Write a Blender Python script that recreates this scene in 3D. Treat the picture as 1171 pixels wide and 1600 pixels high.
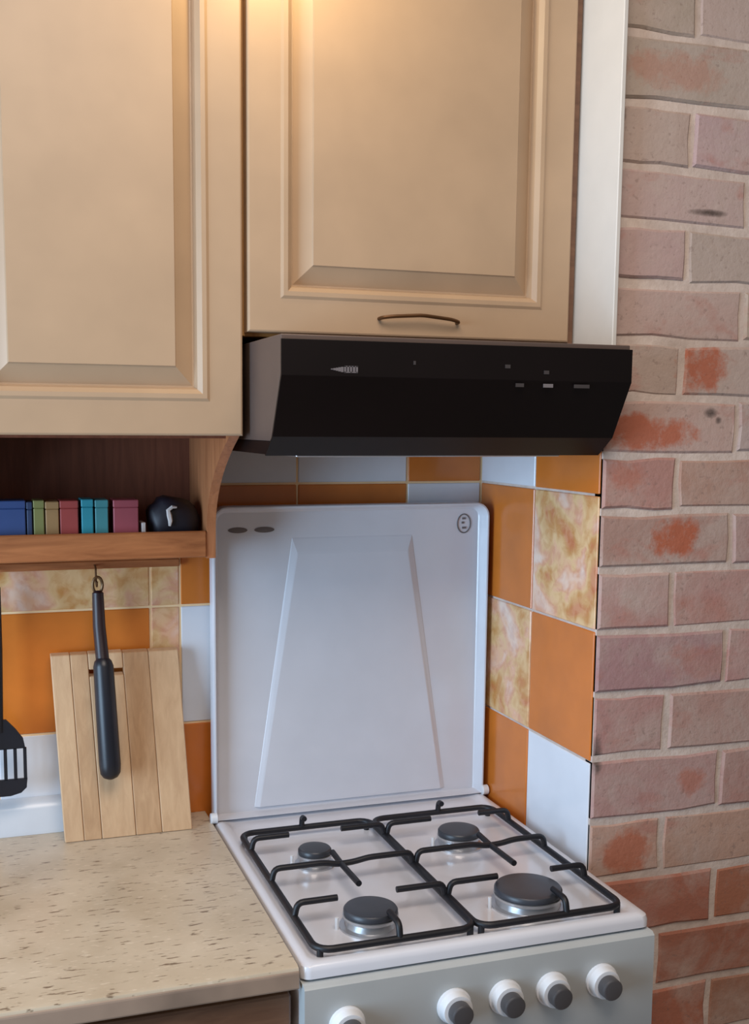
import bpy, bmesh, math, random
from mathutils import Vector, Matrix
random.seed(7)
for o in list(bpy.data.objects): bpy.data.objects.remove(o)
S = bpy.context.scene
C = S.collection

# ------------------------------------------------------------------ camera
YAW, PITCH, ROLL, FPX = 0.3242, 0.1240, 0.0076, 1733.2
fw = Vector((math.sin(YAW)*math.cos(PITCH), math.cos(YAW)*math.cos(PITCH), -math.sin(PITCH)))
r0 = Vector((math.cos(YAW), -math.sin(YAW), 0)); u0 = r0.cross(fw)
rt = r0*math.cos(ROLL)+u0*math.sin(ROLL); up = -r0*math.sin(ROLL)+u0*math.cos(ROLL)
cd = bpy.data.cameras.new('camera'); cam = bpy.data.objects.new('camera', cd); C.objects.link(cam)
M4 = Matrix((rt, up, -fw)).transposed().to_4x4(); M4.translation = Vector((-0.3644, -1.8243, 1.5115))
cam.matrix_world = M4
cd.sensor_fit = 'VERTICAL'; cd.sensor_height = 36; cd.lens = FPX/1600*36
cd.shift_x = (585.5-539.84)/1600; cd.shift_y = (879.98-800)/1600
cd.clip_start = 0.05
S.camera = cam

# ------------------------------------------------------------------ world, lights, exposure
W = bpy.data.worlds.new('world'); S.world = W; W.use_nodes = True
bg = W.node_tree.nodes['Background']; bg.inputs[0].default_value = (0.90, 0.84, 0.80, 1); bg.inputs[1].default_value = 0.18
def area(name, loc, target, sx, sy, power, col):
    l = bpy.data.lights.new(name, 'AREA'); l.shape = 'RECTANGLE'; l.size = sx; l.size_y = sy; l.energy = power; l.color = col
    o = bpy.data.objects.new(name, l); C.objects.link(o); o.location = loc
    o.rotation_euler = (Vector(target)-Vector(loc)).to_track_quat('-Z', 'Y').to_euler(); return o
area('window_daylight', (-1.95, -1.15, 1.22), (0.4, -0.2, 1.0), 1.2, 1.3, 58, (0.54, 0.76, 1.0))
area('ceiling_lamp_light', (-0.15, -1.5, 2.5), (-0.10, -1.2, 0.0), 1.0, 1.0, 25, (1.0, 0.86, 0.75))
lp = bpy.data.lights.new('cabinet_lamp_light', 'POINT'); lp.energy = 2.7; lp.color = (1.0, 0.72, 0.34); lp.shadow_soft_size = 0.04
lo = bpy.data.objects.new('cabinet_lamp_light', lp); C.objects.link(lo); lo.location = (0.035, -0.45, 2.175)
S.view_settings.view_transform = 'Standard'; S.view_settings.look = 'None'
S.view_settings.gamma = 1; S.view_settings.use_curve_mapping = False; S.view_settings.exposure = 0.0

# ------------------------------------------------------------------ materials
def lin(c):
    return tuple((x/255/12.92 if x/255 <= .04045 else ((x/255+.055)/1.055)**2.4) for x in c)+(1,)
class NT:
    def __init__(s, name, rough=.5, metal=0, coat=0):
        s.m = bpy.data.materials.new(name); s.m.use_nodes = True; s.t = s.m.node_tree; s.n = s.t.nodes; s.l = s.t.links
        s.b = s.n['Principled BSDF']; s.b.inputs['Roughness'].default_value = rough; s.b.inputs['Metallic'].default_value = metal
        if coat: s.b.inputs['Coat Weight'].default_value = coat; s.b.inputs['Coat Roughness'].default_value = .08
    def new(s, k, **kw):
        x = s.n.new(k)
        for a, v in kw.items(): setattr(x, a, v)
        return x
    def col(s, c): s.b.inputs['Base Color'].default_value = lin(c); return s
    def coord(s, kind='Object', scale=(1, 1, 1), rot=(0, 0, 0)):
        tc = s.new('ShaderNodeTexCoord'); mp = s.new('ShaderNodeMapping'); mp.inputs['Scale'].default_value = scale; mp.inputs['Rotation'].default_value = rot
        s.l.new(tc.outputs[kind], mp.inputs[0]); return mp.outputs[0]
    def pos(s, scale=(1, 1, 1)):
        g = s.new('ShaderNodeNewGeometry'); mp = s.new('ShaderNodeMapping'); mp.inputs['Scale'].default_value = scale
        s.l.new(g.outputs['Position'], mp.inputs[0]); return mp.outputs[0]
    def noise(s, vec, sc, det=3, rough=.55, dist=0):
        x = s.new('ShaderNodeTexNoise'); x.inputs['Scale'].default_value = sc; x.inputs['Detail'].default_value = det
        x.inputs['Roughness'].default_value = rough; x.inputs['Distortion'].default_value = dist; s.l.new(vec, x.inputs['Vector']); return x.outputs['Fac']
    def ramp(s, fac, stops, interp='LINEAR'):
        x = s.new('ShaderNodeValToRGB'); x.color_ramp.interpolation = interp; e = x.color_ramp.elements
        while len(e) < len(stops): e.new(.5)
        for q, (p, c) in zip(e, stops): q.position = p; q.color = lin(c) if max(c) > 1 else tuple(c)+(1,)
        s.l.new(fac, x.inputs[0]); return x.outputs[0]
    def mix(s, fac, a, b, mode='MIX'):
        x = s.new('ShaderNodeMix', data_type='RGBA', blend_type=mode)
        for i, v in ((0, fac), (6, a), (7, b)):
            if isinstance(v, (int, float)): x.inputs[i].default_value = v
            elif isinstance(v, tuple): x.inputs[i].default_value = lin(v)
            else: s.l.new(v, x.inputs[i])
        return x.outputs[2]
    def math(s, op, a, b=0.0, clamp=False):
        x = s.new('ShaderNodeMath', operation=op, use_clamp=clamp)
        for i, v in ((0, a), (1, b)):
            if isinstance(v, (int, float)): x.inputs[i].default_value = v
            else: s.l.new(v, x.inputs[i])
        return x.outputs[0]
    def out(s, c): s.l.new(c, s.b.inputs['Base Color']); return s
    def bump(s, h, st=.2, d=.01):
        x = s.new('ShaderNodeBump'); x.inputs['Strength'].default_value = st; x.inputs['Distance'].default_value = d
        s.l.new(h, x.inputs['Height']); s.l.new(x.outputs[0], s.b.inputs['Normal']); return s
def plain(name, c, rough=.5, metal=0, coat=0, var=.06):
    a = NT(name, rough, metal, coat); n = a.noise(a.pos((1, 1, 1)), 9, 3)
    lo_ = tuple(max(0, x*(1-var)) for x in c); hi = tuple(min(255, x*(1+var)) for x in c)
    a.out(a.ramp(n, [(.3, lo_), (.7, hi)])); return a.m
def wood(name, c1, c2, scale=(14, 14, 1.1), rough=.5, sc=6):
    a = NT(name, rough); n = a.noise(a.coord('Object', scale), sc, 5, .6, .6); a.out(a.ramp(n, [(.3, c1), (.7, c2)])); a.bump(n, .08, .004); return a.m
MT = {}
MT['cream'] = plain('cream_painted_wood', (177, 150, 122), .42, var=.025)
MT['carcass'] = wood('brown_carcass_board', (168, 120, 64), (196, 146, 84))
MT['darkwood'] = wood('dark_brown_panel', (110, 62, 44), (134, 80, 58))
MT['shelfwood'] = wood('orange_brown_shelf_wood', (138, 80, 42), (178, 112, 66), (1.5, 14, 14))
MT['cheekwood'] = wood('orange_brown_upright_wood', (150, 92, 56), (184, 120, 78))
MT['drawerwood'] = wood('brown_drawer_front', (98, 68, 50), (122, 88, 66), (1.5, 12, 12))
MT['boardA'] = wood('pale_board_wood', (194, 158, 122), (211, 177, 139), (16, 16, 1.2), .55)
MT['boardB'] = wood('tan_board_wood', (179, 142, 106), (200, 163, 125), (16, 16, 1.2), .55)
MT['white'] = plain('white_enamel', (219, 220, 227), .22, coat=.4, var=.015)
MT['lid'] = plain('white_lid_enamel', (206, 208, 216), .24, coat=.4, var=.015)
MT['panelgrey'] = plain('control_panel_enamel', (180, 184, 184), .28, var=.02)
MT['whitepaint'] = plain('white_painted_board', (210, 206, 200), .5, var=.02)
MT['knobwhite'] = plain('white_knob_plastic', (222, 224, 228), .35, var=.02)
MT['knobdark'] = plain('dark_grey_knob_cap', (74, 72, 74), .4)
MT['grate'] = plain('black_cast_enamel', (16, 17, 24), .5, var=.2)
MT['cap'] = plain('charcoal_burner_cap', (52, 55, 62), .38, var=.15)
MT['alu'] = plain('brushed_aluminium', (196, 198, 202), .32, metal=.85, var=.04)
MT['hoodblack'] = plain('black_hood_glass', (17, 11, 11), .4, var=.1)
MT['hoodblack'].node_tree.nodes['Principled BSDF'].inputs['Specular IOR Level'].default_value = .22
MT['hoodgrey'] = plain('grey_brown_hood_metal', (98, 82, 75), .45, metal=.25, var=.04)
MT['mark'] = plain('silver_print', (112, 106, 108), .4, var=.1)
MT['dimmark'] = plain('dim_grey_print', (62, 57, 57), .4, var=.1)
MT['bronze'] = plain('aged_bronze', (92, 62, 34), .42, metal=.5, var=.15)
MT['rubber'] = plain('black_nylon', (22, 25, 34), .38, var=.15)
MT['maroon'] = plain('dark_maroon_shaft', (40, 24, 28), .4, var=.15)
MT['ringmetal'] = plain('brass_ring', (112, 84, 54), .4, metal=.5)
MT['slotdark'] = plain('dark_slot', (104, 98, 98), .6)
MT['upstand'] = plain('pale_grey_upstand', (206, 210, 216), .25, var=.03)
MT['edge_shade'] = plain('worktop_edge_shade', (150, 130, 114), .5, var=.12)  # worktop front in shade: the darkening is put into this colour
MT['floor'] = wood('brown_floor', (110, 84, 62), (134, 104, 78), (2, 14, 2))
MT['glass'] = plain('dark_oven_glass', (26, 26, 30), .12)
for k, c in dict(box_blue=(52, 74, 122), box_navy=(48, 62, 92), box_olive=(128, 128, 76), box_tan=(158, 122, 80), box_red=(160, 68, 64),
                 box_teal=(46, 142, 158), box_sea=(66, 134, 140), box_pink=(156, 74, 84), box_white=(206, 196, 192), bag_black=(26, 22, 34)).items():
    MT[k] = plain(k, c, .5, var=.08)
# tiles
def tile_mat(name, c, var=.05): return plain(name, c, .22, coat=.25, var=var)
MT['t_orange'] = tile_mat('orange_glazed_tile', (204, 116, 44))
MT['t_white'] = tile_mat('white_glazed_tile', (222, 226, 234), .02)
a = NT('mottled_peach_tile', .25, coat=.25)
v = a.pos(); n1 = a.noise(v, 12, 3, .55, .4); n2 = a.noise(a.pos((1.3, 1.3, 1.3)), 34, 3, .6, .5)
c1 = a.ramp(n1, [(.33, (200, 118, 74)), (.42, (206, 150, 84)), (.50, (226, 186, 132)), (.57, (226, 168, 136)), (.68, (236, 212, 200))])
c2 = a.ramp(n2, [(.40, (182, 118, 72)), (.56, (230, 200, 160))]); a.out(a.mix(.25, c1, c2)); MT['t_pattern'] = a.m
MT['grout'] = plain('cream_grout', (240, 206, 160), .85, var=.05)
# mortar and brick
a = NT('pale_mortar', .92); n = a.noise(a.pos(), 26, 5, .65); a.out(a.ramp(n, [(.3, (192, 174, 163)), (.7, (220, 204, 193))])); a.bump(n, .5, .006); MT['mortar'] = a.m
PATCH = [(.664, 1.598, .046, .040, .95), (.575, 1.503, .085, .024, .95), (.605, 2.012, .085, .026, .38), (.636, 1.346, .044, .032, 1.0), (.575, .862, .040, .038, .8), (.685, .962, .028, .022, .6), (.545, 1.44, .034, .024, .5), (.70, 1.235, .05, .026, .25), (.69, 1.155, .06, .03, .3)]
a = NT('whitewashed_old_brick', .9)
p = a.pos(); sep = a.new('ShaderNodeSeparateXYZ'); a.l.new(p, sep.inputs[0]); X, Z = sep.outputs[0], sep.outputs[2]
wob = a.noise(p, 24, 6, .7); msk = None
for (x, z, rx, rz, amt) in PATCH:
    dx = a.math('MULTIPLY', a.math('SUBTRACT', X, x), 1/rx); dz = a.math('MULTIPLY', a.math('SUBTRACT', Z, z), 1/rz)
    d = a.math('ADD', a.math('MULTIPLY', dx, dx), a.math('MULTIPLY', dz, dz))
    d = a.math('ADD', d, a.math('MULTIPLY', a.math('SUBTRACT', wob, .5), 4.2))
    q = a.math('MULTIPLY', a.math('MULTIPLY', a.math('SUBTRACT', 1.25, d), 1.1, True), amt); msk = q if msk is None else a.math('MAXIMUM', msk, q)
oi = a.new('ShaderNodeObjectInfo')
base = oi.outputs['Color']
wash = a.ramp(a.noise(p, 11, 5, .62, .4), [(.42, (0, 0, 0)), (.72, (.75, .75, .75))])
base = a.mix(wash, base, (190, 172, 162)); red = a.ramp(a.noise(a.pos((1, 1, 1.6)), 9, 4, .6, .3), [(.58, (0, 0, 0)), (.74, (.75, .75, .75))])
base = a.mix(red, base, (176, 116, 102)); fine = a.noise(p, 120, 3, .6)
base = a.mix(a.ramp(fine, [(.31, (.4, .4, .4)), (.40, (0, 0, 0))]), base, (128, 106, 98))
for (x, z, rx, rz) in ((.668, 1.823, .034, .005), (.688, 1.533, .012, .008), (.703, 1.522, .006, .006), (.515, 1.02, .01, .03), (.516, 1.948, .008, .012)):   # soot marks and chips
    dx = a.math('MULTIPLY', a.math('SUBTRACT', X, x), 1/rx); dz = a.math('MULTIPLY', a.math('SUBTRACT', Z, z), 1/rz)
    d = a.math('ADD', a.math('ADD', a.math('MULTIPLY', dx, dx), a.math('MULTIPLY', dz, dz)), a.math('MULTIPLY', a.math('SUBTRACT', wob, .5), 3.0))
    base = a.mix(a.math('MULTIPLY', a.math('SUBTRACT', 1.2, d), .7, True), base, (92, 78, 72))
a.out(a.mix(a.math('MULTIPLY', msk, .85), base, (178, 90, 54))); h = a.math('ADD', a.noise(p, 40, 5, .65), a.math('MULTIPLY', fine, .3)); a.bump(h, .35, .005); MT['brick'] = a.m
# worktop: beige laminate with short dark streaks
a = NT('speckled_beige_worktop', .3, coat=.15); p = a.pos()
c = a.ramp(a.noise(p, 7, 4, .6), [(.3, (184, 168, 144)), (.7, (208, 194, 172))])
st = a.ramp(a.noise(a.pos((26, 120, 34)), 1.6, 3, .55), [(.61, (0, 0, 0)), (.67, (.85, .85, .85))])
li = a.ramp(a.noise(a.pos((30, 110, 30)), 2.2, 2, .5), [(.62, (0, 0, 0)), (.72, (.5, .5, .5))])
a.out(a.mix(li, a.mix(st, c, (112, 92, 74)), (226, 212, 192))); MT['worktop'] = a.m

# ------------------------------------------------------------------ mesh helpers
def link(name, me, mat, parent=None):
    o = bpy.data.objects.new(name, me); C.objects.link(o)
    if mat and not me.materials: me.materials.append(MT[mat])
    if parent: o.parent = parent; o.matrix_parent_inverse = Matrix.Translation(-Vector(parent.location)) if parent.location.length else Matrix()
    return o
def fin(name, bm, mat, parent=None, smooth=False, normals=True):
    if normals: bmesh.ops.recalc_face_normals(bm, faces=bm.faces)
    me = bpy.data.meshes.new(name); bm.to_mesh(me); bm.free()
    if smooth:
        for f in me.polygons: f.use_smooth = True
        try: me.set_sharp_from_angle(angle=math.radians(40))
        except Exception: pass
    return link(name, me, mat, parent)
def box_into(bm, x0, x1, y0, y1, z0, z1, bev=0, seg=1):
    t = bmesh.new(); bmesh.ops.create_cube(t, size=1)
    for v in t.verts: v.co = Vector(((x0+x1)/2+v.co.x*(x1-x0), (y0+y1)/2+v.co.y*(y1-y0), (z0+z1)/2+v.co.z*(z1-z0)))
    if bev: bmesh.ops.bevel(t, geom=t.edges[:], offset=bev, segments=seg, profile=.5, affect='EDGES')
    me = bpy.data.meshes.new('t'); t.to_mesh(me); t.free(); bm.from_mesh(me); bpy.data.meshes.remove(me)
def box(name, x0, x1, y0, y1, z0, z1, mat, parent=None, bev=0, seg=1, smooth=False):
    bm = bmesh.new(); box_into(bm, x0, x1, y0, y1, z0, z1, bev, seg); return fin(name, bm, mat, parent, smooth)
def prism_x(name, prof, x0, x1, mat, parent=None, bev=0, smooth=False):      # (y,z) outline extruded along x
    bm = bmesh.new(); a_ = [bm.verts.new((x0, y, z)) for y, z in prof]; b_ = [bm.verts.new((x1, y, z)) for y, z in prof]; n = len(prof)
    bm.faces.new(a_); bm.faces.new(b_[::-1])
    for i in range(n): bm.faces.new((a_[i], b_[i], b_[(i+1) % n], a_[(i+1) % n]))
    bmesh.ops.recalc_face_normals(bm, faces=bm.faces)
    if bev: bmesh.ops.bevel(bm, geom=bm.edges[:], offset=bev, segments=2, profile=.5, affect='EDGES')
    return fin(name, bm, mat, parent, smooth)
def tube_into(bm, pts, r, n=8, caps=True, closed=False):
    pts = [Vector(q) for q in pts]; N = len(pts); rings = []
    rad = r if isinstance(r, (list, tuple)) else [r]*N; prev = None
    for i, q in enumerate(pts):
        if closed: t = (pts[(i+1) % N]-pts[i-1]).normalized()
        else: t = (pts[min(i+1, N-1)]-pts[max(i-1, 0)]).normalized()
        if prev is None: s_ = t.orthogonal().normalized()
        else: s_ = (prev-t*prev.dot(t)).normalized()
        prev = s_; w = t.cross(s_)
        rings.append([bm.verts.new(q+(s_*math.cos(2*math.pi*k/n)+w*math.sin(2*math.pi*k/n))*rad[i]) for k in range(n)])
    for i in range(N if closed else N-1):
        A, B = rings[i], rings[(i+1) % N]; off = 0
        if closed and i == N-1: off = min(range(n), key=lambda k: (A[0].co-B[k].co).length)
        for k in range(n): bm.faces.new((A[k], A[(k+1) % n], B[(k+1+off) % n], B[(k+off) % n]))
    if caps and not closed: bm.faces.new(rings[0][::-1]); bm.faces.new(rings[-1])
def tube(name, pts, r, mat, parent=None, n=8, closed=False):
    bm = bmesh.new(); tube_into(bm, pts, r, n, True, closed); return fin(name, bm, mat, parent, True)
def lathe(name, prof, c, mat, parent=None, axis='z', n=32):                    # prof: (radius, height)
    bm = bmesh.new(); rings = []; c = Vector(c)
    def P(rr, h, k):
        ca, sa = rr*math.cos(2*math.pi*k/n), rr*math.sin(2*math.pi*k/n)
        return c+(Vector((ca, sa, h)) if axis == 'z' else Vector((ca, -h, sa)) if axis == 'y' else Vector((h, ca, sa)))
    for rr, h in prof: rings.append([bm.verts.new(P(rr, h, k)) for k in range(n)])
    for A, B in zip(rings, rings[1:]):
        for k in range(n): bm.faces.new((A[k], A[(k+1) % n], B[(k+1) % n], B[k]))
    bm.faces.new(rings[0][::-1]); bm.faces.new(rings[-1]); return fin(name, bm, mat, parent, True)
def smooth_path(pts, rad=.01, n=4):                                            # rounds the corners of a polyline
    pts = [Vector(q) for q in pts]; out = [pts[0]]
    for a_, b_, c_ in zip(pts, pts[1:], pts[2:]):
        d1 = min(rad, (a_-b_).length*.49); d2 = min(rad, (c_-b_).length*.49); p1 = b_+(a_-b_).normalized()*d1; p2 = b_+(c_-b_).normalized()*d2
        for i in range(n+1):
            t = i/n; out.append(p1*(1-t)**2+b_*2*t*(1-t)+p2*t*t)
    return out+[pts[-1]]
def rrect(x0, x1, z0, z1, radii, n=6):                                         # radii: bl, br, tr, tl
    out = []
    for (cx, cz, a0), r in zip(((x0, z0, 180), (x1, z0, 270), (x1, z1, 0), (x0, z1, 90)), radii):
        sx = 1 if cx == x0 else -1; sz = 1 if cz == z0 else -1
        for i in range(n+1):
            t = math.radians(a0+90*i/n); out.append((cx+sx*r+r*math.cos(t), cz+sz*r+r*math.sin(t)))
    return out
def loops(name, ls, mat, parent=None, cap0=True, cap1=True, smooth=True):       # skin a stack of equal-length vertex loops
    bm = bmesh.new(); R = [[bm.verts.new(q) for q in l] for l in ls]; n = len(ls[0])
    for A, B in zip(R, R[1:]):
        for k in range(n): bm.faces.new((A[k], A[(k+1) % n], B[(k+1) % n], B[k]))
    if cap0: bm.faces.new(R[0][::-1])
    if cap1: bm.faces.new(R[-1])
    return fin(name, bm, mat, parent, smooth)
def tag(o, label, cat, group=None):
    o['label'] = label; o['category'] = cat
    if group: o['group'] = group
    return o
def thing(name, label, cat, loc=(0, 0, 0), group=None):
    o = bpy.data.objects.new(name, None); C.objects.link(o); o.location = loc; o.empty_display_size = .05
    return tag(o, label, cat, group)
def struct(o): o['kind'] = 'structure'; return o

# ------------------------------------------------------------------ the setting
struct(box('floor', -2.2, 1.3, -2.4, .1, -.05, 0, 'floor'))
wb = struct(box('wall_back', -2.2, .5085, .0018, .12, 0, 2.55, 'grout'))
wr = struct(box('wall_right', .5085, 1.30, -.404, .12, 0, 2.55, 'mortar'))
# bricks of the pier, course by course
ZR = [2.0597, 1.9665, 1.8796, 1.8001, 1.7178, 1.636, 1.554, 1.4699, 1.3856, 1.299, 1.2060, 1.1123, 1.0126, .9144, .8198]
while ZR[0] < 2.5: ZR.insert(0, ZR[0]+.09)
while ZR[-1] > .06: ZR.append(ZR[-1]-.094)
i0 = ZR.index(2.0597)
def brick_tone(z):                                                              # each brick's own clay: greyer courses high up, redder ones low down
    if z > 1.45: a_, b_ = (178, 160, 148), (186, 164, 154)
    elif z > .92: a_, b_ = (184, 144, 134), (172, 136, 128)
    elif z > .82: a_, b_ = (190, 148, 132), (186, 142, 128)
    else: a_, b_ = (172, 112, 88), (164, 108, 88)
    t = random.random(); return lin(tuple(p_*(1-t)+q_*t+random.uniform(-5, 5) for p_, q_ in zip(a_, b_)))
for i in range(len(ZR)-1):
    z1, z0 = ZR[i]-.0055, max(ZR[i+1]+.0055, .002)
    x = .5085; first = True; long_first = ((i-i0) % 2 == 0)
    while x < 1.28:
        w = (.228 if long_first else .127) if first else .228
        x1 = min(x+w, 1.299); j = .0022; pr = random.uniform(.0015, .0045)
        bm = bmesh.new(); xa, xb, yf_ = x+(0 if first else .0045), x1-.0045, -.404-pr; nu = random.uniform
        sp_ = [xa, xa+(xb-xa)*nu(.25, .4), xa+(xb-xa)*nu(.6, .75), xb]
        ol = [(q, z0) for q in sp_]+[(xb, (z0+z1)/2)]+[(q, z1) for q in sp_[::-1]]+[(xa, (z0+z1)/2)]
        ol = [(q+(0 if first and q == xa else nu(-j, j)), w_+nu(-.0026, .0026)) for q, w_ in ol]; mx, mz = (xa+xb)/2, (z0+z1)/2
        L0 = [bm.verts.new((q, -.385, w_)) for q, w_ in ol]; L1 = [bm.verts.new((q, yf_+.003, w_)) for q, w_ in ol]
        L2 = [bm.verts.new((q+(.0035 if q < mx else -.0035), yf_+nu(-.0006, .0006), w_+(.0035 if w_ < mz-.01 else -.0035 if w_ > mz+.01 else 0))) for q, w_ in ol]
        for A_, B_ in ((L0, L1), (L1, L2)):
            for k in range(10): bm.faces.new((A_[k], A_[(k+1) % 10], B_[(k+1) % 10], B_[k]))
        bm.faces.new(L2)
        bo = fin('brick', bm, 'brick', wr); bo.color = brick_tone((z0+z1)/2); x = x1; first = False
# tiles
T = .202; TZ = [1.4116+T, 1.4116, 1.4116-T, 1.4116-2*T, 1.4116-3*T, 1.4116-4*T]; G = .0019
def tile_back(x0, x1, r, m): box('tile', x0+G, x1-G, 0, .006, TZ[r+1]+G, TZ[r]-G, m, wb, .0012)
def tile_side(y0, y1, r, m): box('tile', .506, .512, y0+G, y1-G, TZ[r+1]+G, TZ[r]-G, m, wr, .0012)
O, Wt, Pt = 't_orange', 't_white', 't_pattern'
LX = [-1.34, -1.09, -.84, -.59, -.34, -.092, -.0425]
rowsL = [[Wt, O, Pt, Wt, O, Pt], [O, Wt, O, O, Pt, Pt], [Wt, Pt, Pt, O, O, Pt], [O, O, Wt, Pt, Wt, O], [Pt, Wt, O, Wt, O, Wt]]
RX = [-.0425, .161, .363, .506]
rowsR = [[Wt, Wt, O], [O, O, Wt], [Wt, Pt, O], [O, Wt, Pt], [Wt, O, Wt]]
for r in range(5):
    for k in range(6): tile_back(LX[k], LX[k+1], r, rowsL[r][k])
    for k in range(3): tile_back(RX[k], RX[k+1], r, rowsR[r][k])
    c2, c1 = [(O, Wt), (Pt, O), (O, Pt), (Wt, O), (O, Wt)][r]
    tile_side(-.2035, -.001, r, c1); tile_side(-.402, -.2035, r, c2)
tr = struct(prism_x('trim_1', [(-.001, .8503), (-.030, .8503), (-.030, .858), (-.022, .872), (-.019, .888), (-.012, .900), (-.001, .904)], -1.34, -.065, 'upstand', None, 0, True))

# ------------------------------------------------------------------ upper cabinets
def panel_door(name, x0, x1, z0, z1, yb, yf, parent, fr=.058):
    def ring(d, y): return [(x0+d, y, z0+d), (x1-d, y, z0+d), (x1-d, y, z1-d), (x0+d, y, z1-d)]
    ls = [ring(0, yb), ring(0, yf+.003), ring(.001, yf+.001), ring(.003, yf), ring(fr-.012, yf), ring(fr-.008, yf-.0022), ring(fr-.002, yf-.0022), ring(fr+.004, yf+.004), ring(fr+.007, yf+.0145),
          ring(fr+.009, yf+.0145), ring(fr+.033, yf+.0015), ring(fr+.0345, yf-.0006)]
    return loops(name, ls, 'cream', parent, True, True, False)
cr = thing('wall_cabinet', 'cream wall cabinet with one panelled door above the black cooker hood', 'cabinet', (.247, -.15, 1.632))
box('carcass', -.0068, .4985, -.304, -.002, 1.632, 2.215, 'carcass', cr, .0008)
box('side_board', .4898, .4985, -.322, -.3045, 1.632, 2.215, 'drawerwood', cr, .0006)
dr = panel_door('door', -.0035, .4890, 1.6365, 2.213, -.305, -.327, cr)
hp = [(.186, -.326, 1.6605), (.186, -.338, 1.661), (.20, -.341, 1.663), (.246, -.343, 1.666), (.292, -.341, 1.662), (.3055, -.338, 1.659), (.3055, -.326, 1.6585)]
hb = bmesh.new(); tube_into(hb, smooth_path(hp, .008, 4),   .0026, 8)
hd = fin('handle', hb, 'bronze', dr, True)
cl = thing('wall_cabinet', 'tall cream wall cabinet with one panelled door above the spice shelf', 'cabinet', (-.21, -.15, 1.497))
box('carcass', -.411, -.0071, -.304, -.002, 1.4975, 2.215, 'carcass', cl, .0008)
panel_door('door', -.409, -.0105, 1.4955, 2.213, -.305, -.327, cl)
tag(box('filler_panel', .5005, .5075, -.430, -.002, 1.6245, 2.4, 'whitepaint', None, .001), 'narrow white upright panel between cream cabinet and brick wall', 'panel')

# ------------------------------------------------------------------ open shelf under the left cabinet
sh = thing('wall_shelf', 'brown wooden wall shelf with curved side under the tall cabinet', 'shelf', (-.21, -.08, 1.305))
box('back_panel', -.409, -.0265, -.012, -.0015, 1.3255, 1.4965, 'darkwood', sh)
def cheek(x0, x1):
    prof = [(-.002, 1.306), (-.148, 1.306), (-.150, 1.345)]
    for i in range(1, 11):
        t = i/10; prof.append((-.150-.165*(t**2.2), 1.345+.1508*t))
    prof += [(-.002, 1.4965)]
    return prism_x('side_panel', prof, x0, x1, 'cheekwood', sh, 0)
cheek(-.0265, -.0125); cheek(-.424, -.4105)
box('shelf_board', -.410, -.027, -.140, -.0015, 1.310, 1.325, 'shelfwood', sh)
box('front_lip', -.410, -.0270, -.152, -.1405, 1.308, 1.3485, 'shelfwood', sh, .002)
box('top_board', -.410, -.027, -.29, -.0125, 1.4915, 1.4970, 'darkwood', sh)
def packet(label, m, x0, x1, top, name='spice_box', lean=0, lid=True, y1=-.088):
    t = thing(name, label, 'box', ((x0+x1)/2, -.112, 1.3252), 'boxes on the wall shelf')
    h = top-1.3252; a_ = math.tan(lean)
    def sk(bm):
        for v in bm.verts: v.co.x += (v.co.z-1.3252)*a_
    bm = bmesh.new(); box_into(bm, x0+.0006, x1-.0006, -.136, y1, 1.3252, 1.3252+h*.84, .0012); sk(bm); fin('body', bm, m, t)
    bm = bmesh.new(); box_into(bm, x0+.0002, x1-.0002, -.1365, y1+.0004, 1.3252+h*.842, top, .0012); sk(bm); fin('lid', bm, m, t)
    return t
packet('wide blue box at the left end of the spice shelf', 'box_blue', -.336, -.292, 1.398)
packet('narrow slate navy box beside the wide blue box', 'box_navy', -.2915, -.2825, 1.396)
packet('olive green box between navy and tan boxes', 'box_olive', -.282, -.2655, 1.398)
packet('tan brown box beside the olive green box', 'box_tan', -.265, -.2445, 1.396)
packet('red box standing between tan and teal boxes', 'box_red', -.244, -.2165, 1.397)
packet('bright teal box standing beside the red box', 'box_teal', -.213, -.1945, 1.3985)
packet('sea green teal box beside the pinkish red box', 'box_sea', -.193, -.1725, 1.3975)
packet('pinkish red box, last of the box row, by the black bag', 'box_pink', -.166, -.1275, 1.397)
wp = box('paper_packet', -.1235, -.117, -.134, -.095, 1.3252, 1.362, 'box_white', None, .001); tag(wp, 'small white packet beside the pinkish red box', 'packet')
# black bag lying on the shelf with a white swirl
bg_ = thing('black_bag', 'rounded black bag with white mark at right end of shelf', 'bag', (-.072, -.105, 1.3252))
bm = bmesh.new(); bmesh.ops.create_icosphere(bm, subdivisions=3, radius=1)
for v in bm.verts:
    q = v.co.copy(); n_ = 1+.05*math.sin(q.x*7+q.z*4)+.04*math.sin(q.y*9+q.x*3)
    s_ = lambda t, e: math.copysign(abs(t)**e, t)
    v.co = Vector((-.072+.040*s_(q.x, .75)*n_, -.106+.028*s_(q.y, .8)*n_, 1.3262+.037+.037*s_(q.z, .8)*n_+(-.010*max(0, q.x))))
for v in bm.verts: v.co.z = max(v.co.z, 1.3253)
fin('sack', bm, 'bag_black', bg_, True)
tube('white_mark', [(-.070, -.1365, 1.3845), (-.077, -.1368, 1.3850), (-.0830, -.1365, 1.3800), (-.0815, -.1370, 1.3720), (-.0800, -.1372, 1.3640), (-.0810, -.1370, 1.3560)], [.0015, .0030, .0034, .0040, .0036, .0020], 'box_white', bg_, 6)

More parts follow.
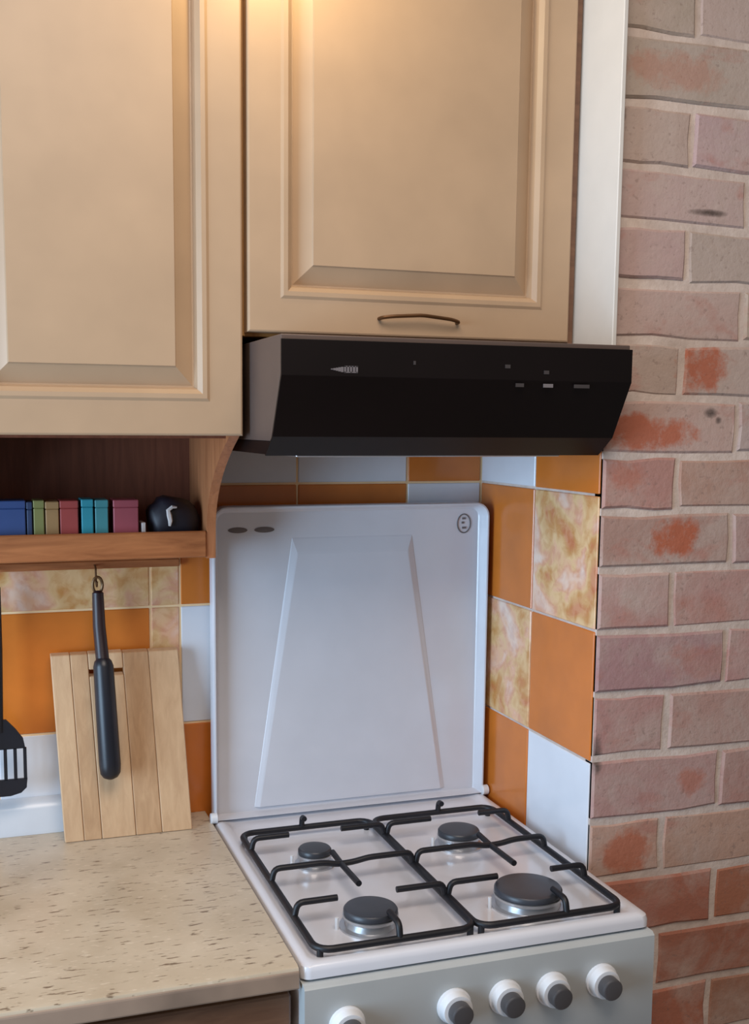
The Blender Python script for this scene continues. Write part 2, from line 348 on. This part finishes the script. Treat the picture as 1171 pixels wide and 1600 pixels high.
# ------------------------------------------------------------------ hook rail and hanging utensils
hr = thing('hook_rail', 'thin wooden hook rail on the tiles below the shelf', 'rail', (-.21, -.01, 1.277))
box('batten', -.409, -.045, -.016, -.0003, 1.278, 1.291, 'shelfwood', hr, .0015)
for x in (-.3375, -.183):
    tube('hook', smooth_path([(x, -.014, 1.284), (x, -.032, 1.284), (x, -.036, 1.258), (x, -.046, 1.252), (x, -.050, 1.262)], .007, 4), .0016, 'bronze', hr, 8)
ut = thing('hanging_utensil', 'black utensil with thick handle hanging before the cutting board', 'utensil', (-.175, -.062, .952))
cx, cy = -.1815, -.0425
tube('ring', [(cx+.0075*math.cos(t), cy, 1.2555+.013*math.sin(t)) for t in [i*math.pi/10 for i in range(20)]], .0024, 'ringmetal', ut, 8, True)
tube('shaft', [(cx, cy, 1.246), (cx, cy-.001, 1.243), (cx+.0005, -.050, 1.19), (cx+.003, -.068, 1.136)], [.006, .0090, .0100, .0105], 'maroon', ut, 14)
hx, hy = cx+.003, -.070
tube('handle', [(hx, hy, 1.142), (hx, hy-.001, 1.138), (hx+.0005, hy-.002, 1.130), (hx+.003, hy-.012, 1.05), (hx+.0055, hy-.022, .975), (hx+.006, hy-.0228, .962), (hx+.0062, hy-.0235, .955), (hx+.0064, hy-.0238, .9515)],
     [.010, .0135, .0160, .0168, .0172, .0160, .0115, .004], 'rubber', ut, 18)
sp = thing('slotted_spatula', 'black slotted spatula hanging at the left edge of the tiles', 'spatula', (-.3375, -.05, .925))
sx_ = -.3375
tube('handle', [(sx_, -.045, 1.262), (sx_, -.0455, 1.258), (sx_, -.048, 1.16), (sx_, -.050, 1.06), (sx_, -.050, 1.03)], [.006, .0085, .0085, .0065, .006], 'rubber', sp, 12)
# blade with real slots: bars joined by top and bottom bands
def blade():
    bm = bmesh.new(); y0, y1 = -.0535, -.0495
    up_ = [(sx_-.010, 1.050), (sx_-.024, 1.034), (sx_-.035, 1.018), (sx_-.038, 1.002)]
    top = up_+[(2*sx_-x, z) for x, z in up_[::-1]]
    bot = [(sx_-.040, .953), (sx_+.040, .953), (sx_+.0385, .938), (sx_+.030, .930), (sx_+.014, .926), (sx_-.014, .926), (sx_-.030, .930), (sx_-.0385, .938)]
    for poly in (top, bot):
        A = [bm.verts.new((x, y0, z)) for x, z in poly]; B = [bm.verts.new((x, y1, z)) for x, z in poly]; n = len(poly)
        bm.faces.new(A); bm.faces.new(B[::-1])
        for i in range(n): bm.faces.new((A[i], B[i], B[(i+1) % n], A[(i+1) % n]))
    for k in range(6):
        x = sx_-.0395+k*.0148; box_into(bm, x, x+.0052, y0, y1, .952, 1.003)
    return fin('blade', bm, 'rubber', sp)
blade()

# ------------------------------------------------------------------ cutting board leaning on the tiles
cb = thing('cutting_board', 'pale wooden cutting board of glued planks leaning against the tiles', 'cutting board', (-.143, -.06, .8503))
BX = [-.2445, -.2140, -.186, -.132, -.090, -.0405]
def plank(x0, x1, h0, h1, m):
    bm = bmesh.new(); box_into(bm, x0+.0003, x1-.0003, 0, .016, h0, h1, .0012)
    for v in bm.verts:
        s_ = v.co.z; v.co.x += -.012*(s_/.3)*(1 if v.co.x < -.14 else .9) ; v.co.z = .8504+s_*.985+v.co.y*.16; v.co.y = -.083+v.co.y+s_*.19
    return fin('plank', bm, m, cb)
MTb = ['boardA', 'boardB', 'boardA', 'boardB', 'boardA']
for k in range(5):
    if k == 2: plank(BX[k], BX[k+1], 0, .259, MTb[k]); plank(BX[k], BX[k+1], .270, .2955, MTb[k])
    else: plank(BX[k], BX[k+1], 0, .294+.002*random.random(), MTb[k])

# ------------------------------------------------------------------ worktop and base cabinets
wt = thing('worktop', 'speckled beige worktop to the left of the white cooker', 'worktop', (-.6, -.29, .8215))
prism_x('slab', [(-.0015, .85), (-.576, .85), (-.5815, .8482), (-.5830, .8455), (-.5830, .8215), (-.0015, .8215)], -1.21, -.0035, 'worktop', wt, 0, True)
prism_x('edge_shade_strip', [(-.5831, .8450), (-.5848, .8440), (-.5853, .8420), (-.5853, .8240), (-.5845, .8220), (-.5831, .8218)], -1.21, -.0035, 'edge_shade', wt, 0)  # added strip, coloured darker to stand in for shade on the front edge
def base_cabinet(x0, x1, label):
    t = thing('base_cabinet', label, 'cabinet', ((x0+x1)/2, -.28, 0))
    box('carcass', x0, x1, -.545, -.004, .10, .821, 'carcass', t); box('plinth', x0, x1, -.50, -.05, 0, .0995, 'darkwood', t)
    d = box('drawer', x0+.002, x1-.002, -.565, -.546, .665, .806, 'drawerwood', t, .003)
    m = (x0+x1)/2; tube('handle', smooth_path([(m-.05, -.563, .735), (m-.05, -.588, .735), (m+.05, -.588, .735), (m+.05, -.563, .735)], .012), .004, 'bronze', d)
    d = box('door', x0+.002, x1-.002, -.565, -.546, .105, .661, 'drawerwood', t, .003)
    tube('handle', smooth_path([(x1-.05, -.563, .50), (x1-.05, -.588, .50), (x1-.05, -.588, .60), (x1-.05, -.563, .60)], .012), .004, 'bronze', d)
base_cabinet(-.606, -.006, 'brown base cabinet under the worktop beside the cooker')

# ------------------------------------------------------------------ cooker
st = thing('gas_cooker', 'white four-burner gas cooker with raised lid beside the brick wall', 'cooker', (.247, -.3, 0))
box('body', .004, .494, -.572, -.034, .03, .829, 'white', st, .004, 2, True)
for fx in (.04, .455):
    for fy in (-.54, -.08): lathe('foot', [(.018, 0), (.018, .006), (.010, .010), (.010, .0305)], (fx, fy, 0), 'rubber', st, n=16)
def rr(x0, x1, y0, y1, r, z, n=6): return [(x, y, z) for x, y in rrect(x0, x1, y0, y1, (r,)*4, n)]
E0, E1, E2, E3 = .0005, .4985, -.5845, -.030
def inset(d, r, z): return rr(E0+d, E1-d, E2+d, E3-d, r, z)
loops('cooktop', [inset(.004, .010, .8295), inset(0, .012, .8315), inset(0, .012, .841), inset(.0015, .012, .8465), inset(.006, .012, .8497), inset(.013, .012, .8500),
                  inset(.017, .016, .8494), inset(.024, .020, .8455), inset(.029, .022, .8445)], 'white', st)
prism_x('control_panel', [(-.5725, .6850), (-.5725, .8275), (-.5900, .8275), (-.5950, .8235), (-.5965, .6890), (-.5940, .6850)], .0005, .4985, 'panelgrey', st, 0, True)
for x in (.055, .200, .273, .3415, .4165):
    k = lathe('knob', [(.0235, 0), (.0235, .003), (.0215, .0045), (.0205, .014), (.0195, .0160), (.014, .0165)], (x, -.5955, .7725), 'knobwhite', st, 'y', 28)
    lathe('knob_cap', [(.0145, .0160), (.0150, .0180), (.0145, .0300), (.0130, .0315), (.0125, .0316)], (x, -.5955, .7725), 'knobdark', k, 'y', 28)
od = box('oven_door', .004, .494, -.594, -.573,   .20, .6815, 'white', st, .004, 2, True)
box('oven_window', .09, .408, -.5955, -.592, .29, .55, 'glass', od, .002)
tube('oven_handle', smooth_path([(.07, -.592,   .640), (.07, -.628,   .640), (.428, -.628,   .640), (.428, -.592,   .640)], .014), .008, 'knobwhite', od, 12)
box('bottom_drawer', .004, .494, -.592, -.573, .045, .195, 'white', st, .004, 2, True)
# raised lid: a shallow enamelled tray with its rim towards the room
def lz(d, y, r): return [(x, y, z) for x, z in rrect(.0010+d, .4955-d, .8520+d*.3, 1.3785-d, (.002, .002, r, r), 6)]
ld = loops('lid', [lz(.003, -.0305, .022), lz(0, -.034, .024), lz(0, -.060, .024), lz(.0012, -.0625, .023), lz(.0035, -.0625, .021), lz(.0055, -.059, .020), lz(.0085, -.043, .017), lz(.0120, -.0395, .014)], 'lid', st)
def trap(d, y): return [(.074+d, y, .862), (.428-d, y, .862), (.358-d, y, 1.325-3*d), (.140+d, y, 1.325-3*d)]
em = loops('embossed_panel', [trap(0, -.0390), trap(.0015, -.0402), trap(.0085, -.0432), trap(.0100, -.0436)], 'lid', ld, True, True, False)
for x0, x1 in ((.031, .064), (.0755, .110)):
    ls = [[((x0+x1)/2+(x1-x0)/2*math.cos(t)*k, y, 1.3375+.0048*math.sin(t)*k) for t in [i*math.pi/10 for i in range(20)]] for k, y in ((1, -.0390), (1, -.0402), (.85, -.0404))]
    loops('vent_slot', ls, 'slotdark', ld)
eb = bmesh.new()
tube_into(eb, [(.4555+.0125*math.cos(t), -.0400, 1.3405+.0165*math.sin(t)) for t in [i*math.pi/12 for i in range(24)]], .0011, 6, closed=True)
for q in ((.4555, 1.3495, .0032), (.4535, 1.3420, .0022), (.4560, 1.3330, .0036)): box_into(eb, q[0]-q[2], q[0]+q[2], -.0406, -.0394, q[1]-.0018, q[1]+.0018)
fin('emblem', eb, 'slotdark', ld, True)['label'] = 'small round dark emblem'
for x in (-.0005, .4975): lathe('hinge', [(.0075, -.006), (.0090, -.005), (.0090, .005), (.0075, .006)], (x, -.062, .8575), 'knobwhite', st, 'x', 18)
# burners
for (x, y, r, nm) in ((.1125, -.2690, .0250, 0), (.3555, -.2630, .0330, 0), (.1225, -.4930, .0362, 0), (.3565, -.4960, .0470, 0)):
    b = lathe('burner', [(r+.006, .8440), (r+.006, .8470), (r-.001, .8485), (r-.003, .8560), (r+.0015, .8590), (r+.0015, .8625), (r-.004, .8635)], (x, y, 0), 'alu', st, n=40)
    lathe('burner_cap', [(r-.001, .8630), (r+.0005, .8645), (r+.0005, .8690), (r-.0015, .8715), (r-.006, .8722), (r*.5, .8726), (r*.1, .8728)], (x, y, 0), 'cap', b, n=40)
    tube('spark_plug', [(x-r-.010, y+.004, .8440), (x-r-.010, y+.004, .8610)], .0025, 'knobwhite', b, 8)

# pan supports, lying loose on the cooktop
def grate(label, x0, x1, bx, by, fx, right):
    t = thing('pan_support', label, 'pan support', ((x0+x1)/2, -.355, .8500), 'pan supports on the cooker')
    zr, zt_, yb, yf = .8585, .8778, -.148, -.567; R = .0048
    pts = [(x, y, zr) for x, y in rrect(x0, x1, yf, yb, (.022,)*4, 5)]
    fr = tube('frame', pts, R, 'grate', t, 10, True)
    for fx_, fy_ in ((x0+.006, yb-.006), (x1-.006, yb-.006), (x0+.006, yf+.006), (x1-.006, yf+.006)):
        lathe('foot', [(.0045, .8447), (.0045, zr)], (fx_, fy_, 0), 'grate', t, n=10)
    def bar(pp, rad=.009): tube('finger', smooth_path(pp, rad, 4), R*.92, 'grate', t, 10)
    for y in (-.222, -.465):
        bar([(x0, y, zr), (x0+.004, y, zt_), (bx-.033, y, zt_)]); bar([(x1, y, zr), (x1-.004, y, zt_), (bx+.053, y, zt_)])
    bar([(x0, -.345, zr), (x0+.004, -.345, zt_), (bx-.015, -.345, zt_), (bx+.008, -.345, zt_-.005), (bx+.032, -.345, zt_-.004), (bx+.055, -.345, zt_), (x1-.004, -.345, zt_), (x1, -.345, zr)])
    bar([(fx, -.303, zt_-.003), (fx, -.345, zt_-.005), (fx, -.424, zt_-.003)], .004)
    bar([(fx+.006, yf, zr), (fx+.006, yf+.004, zt_), (fx+.006, -.528, zt_)])
    bar([(fx-.003, yb, zr), (fx-.003, yb-.003, zt_), (fx-.003, yb-.016, zt_)])
    return t
grate('black wire pan support nearer the worktop', .0245, .2435, .1175, 0, .130, False)
grate('black wire pan support nearer the brick wall', .2475, .4655, .3565, 0, .3715, True)

# ------------------------------------------------------------------ cooker hood
hd_ = thing('cooker_hood', 'black slanted cooker hood under the cream cabinet', 'cooker hood', (.248, -.25, 1.47))
HX0, HX1 = .0005, .4965
prism_x('housing', [(-.004, 1.6225), (-.4825, 1.6225), (-.4825, 1.577), (-.4355, 1.490), (-.004, 1.490)], HX0, HX1, 'hoodgrey', hd_, .0012)
fp = prism_x('front_panel', [(-.4830, 1.6165), (-.4870, 1.6165), (-.4870, 1.5720), (-.4440, 1.4960), (-.4080, 1.4705), (-.4040, 1.4715), (-.4385, 1.4950), (-.4830, 1.5740)], HX0-.0005, HX1+.0015, 'hoodblack', hd_, .0005)
prism_x('underside_tray', [(-.004, 1.4895), (-.4345, 1.4895), (-.4045, 1.4725), (-.004, 1.4725)], HX0+.0004, HX1, 'hoodblack', hd_)
box('grease_filter', .05, .45, -.38, -.06, 1.468, 1.4720, 'alu', hd_, .001)
lg = bmesh.new(); yy = -.4872
for k in range(5): box_into(lg, .0640+k*.0033, .0640+k*.0033+.0034, yy-.0004, yy+.0002, 1.5800-.0007*k, 1.5812+.0006*k)
for k, (dx, w) in enumerate(((.0, .0026), (.0038, .0028), (.0078, .0026), (.0116, .0030), (.0156, .0026))): box_into(lg, .0815+dx, .0815+dx+w, yy-.0004, yy+.0002, 1.5768+(.001 if k % 2 else 0), 1.5848)
box_into(lg, .0815, .0998, yy-.0004, yy+.0002, 1.5838, 1.5850); box_into(lg, .0815, .0998, yy-.0004, yy+.0002, 1.5764, 1.5776)
fin('logo', lg, 'mark', fp)['label'] = 'small silver logo'
for x0, x1, z, m in ((.175, .178, 1.591, 'dimmark'), (.305, .3125, 1.5895, 'dimmark'), (.3625, .370, 1.583, 'dimmark'), (.321, .333, 1.5655, 'dimmark'), (.362, .3765, 1.5655, 'mark'), (.4085, .432, 1.5655, 'dimmark')):
    box('button_mark', x0, x1, yy-.0005, yy+.0003, z-.0024, z+.0024, m, fp)
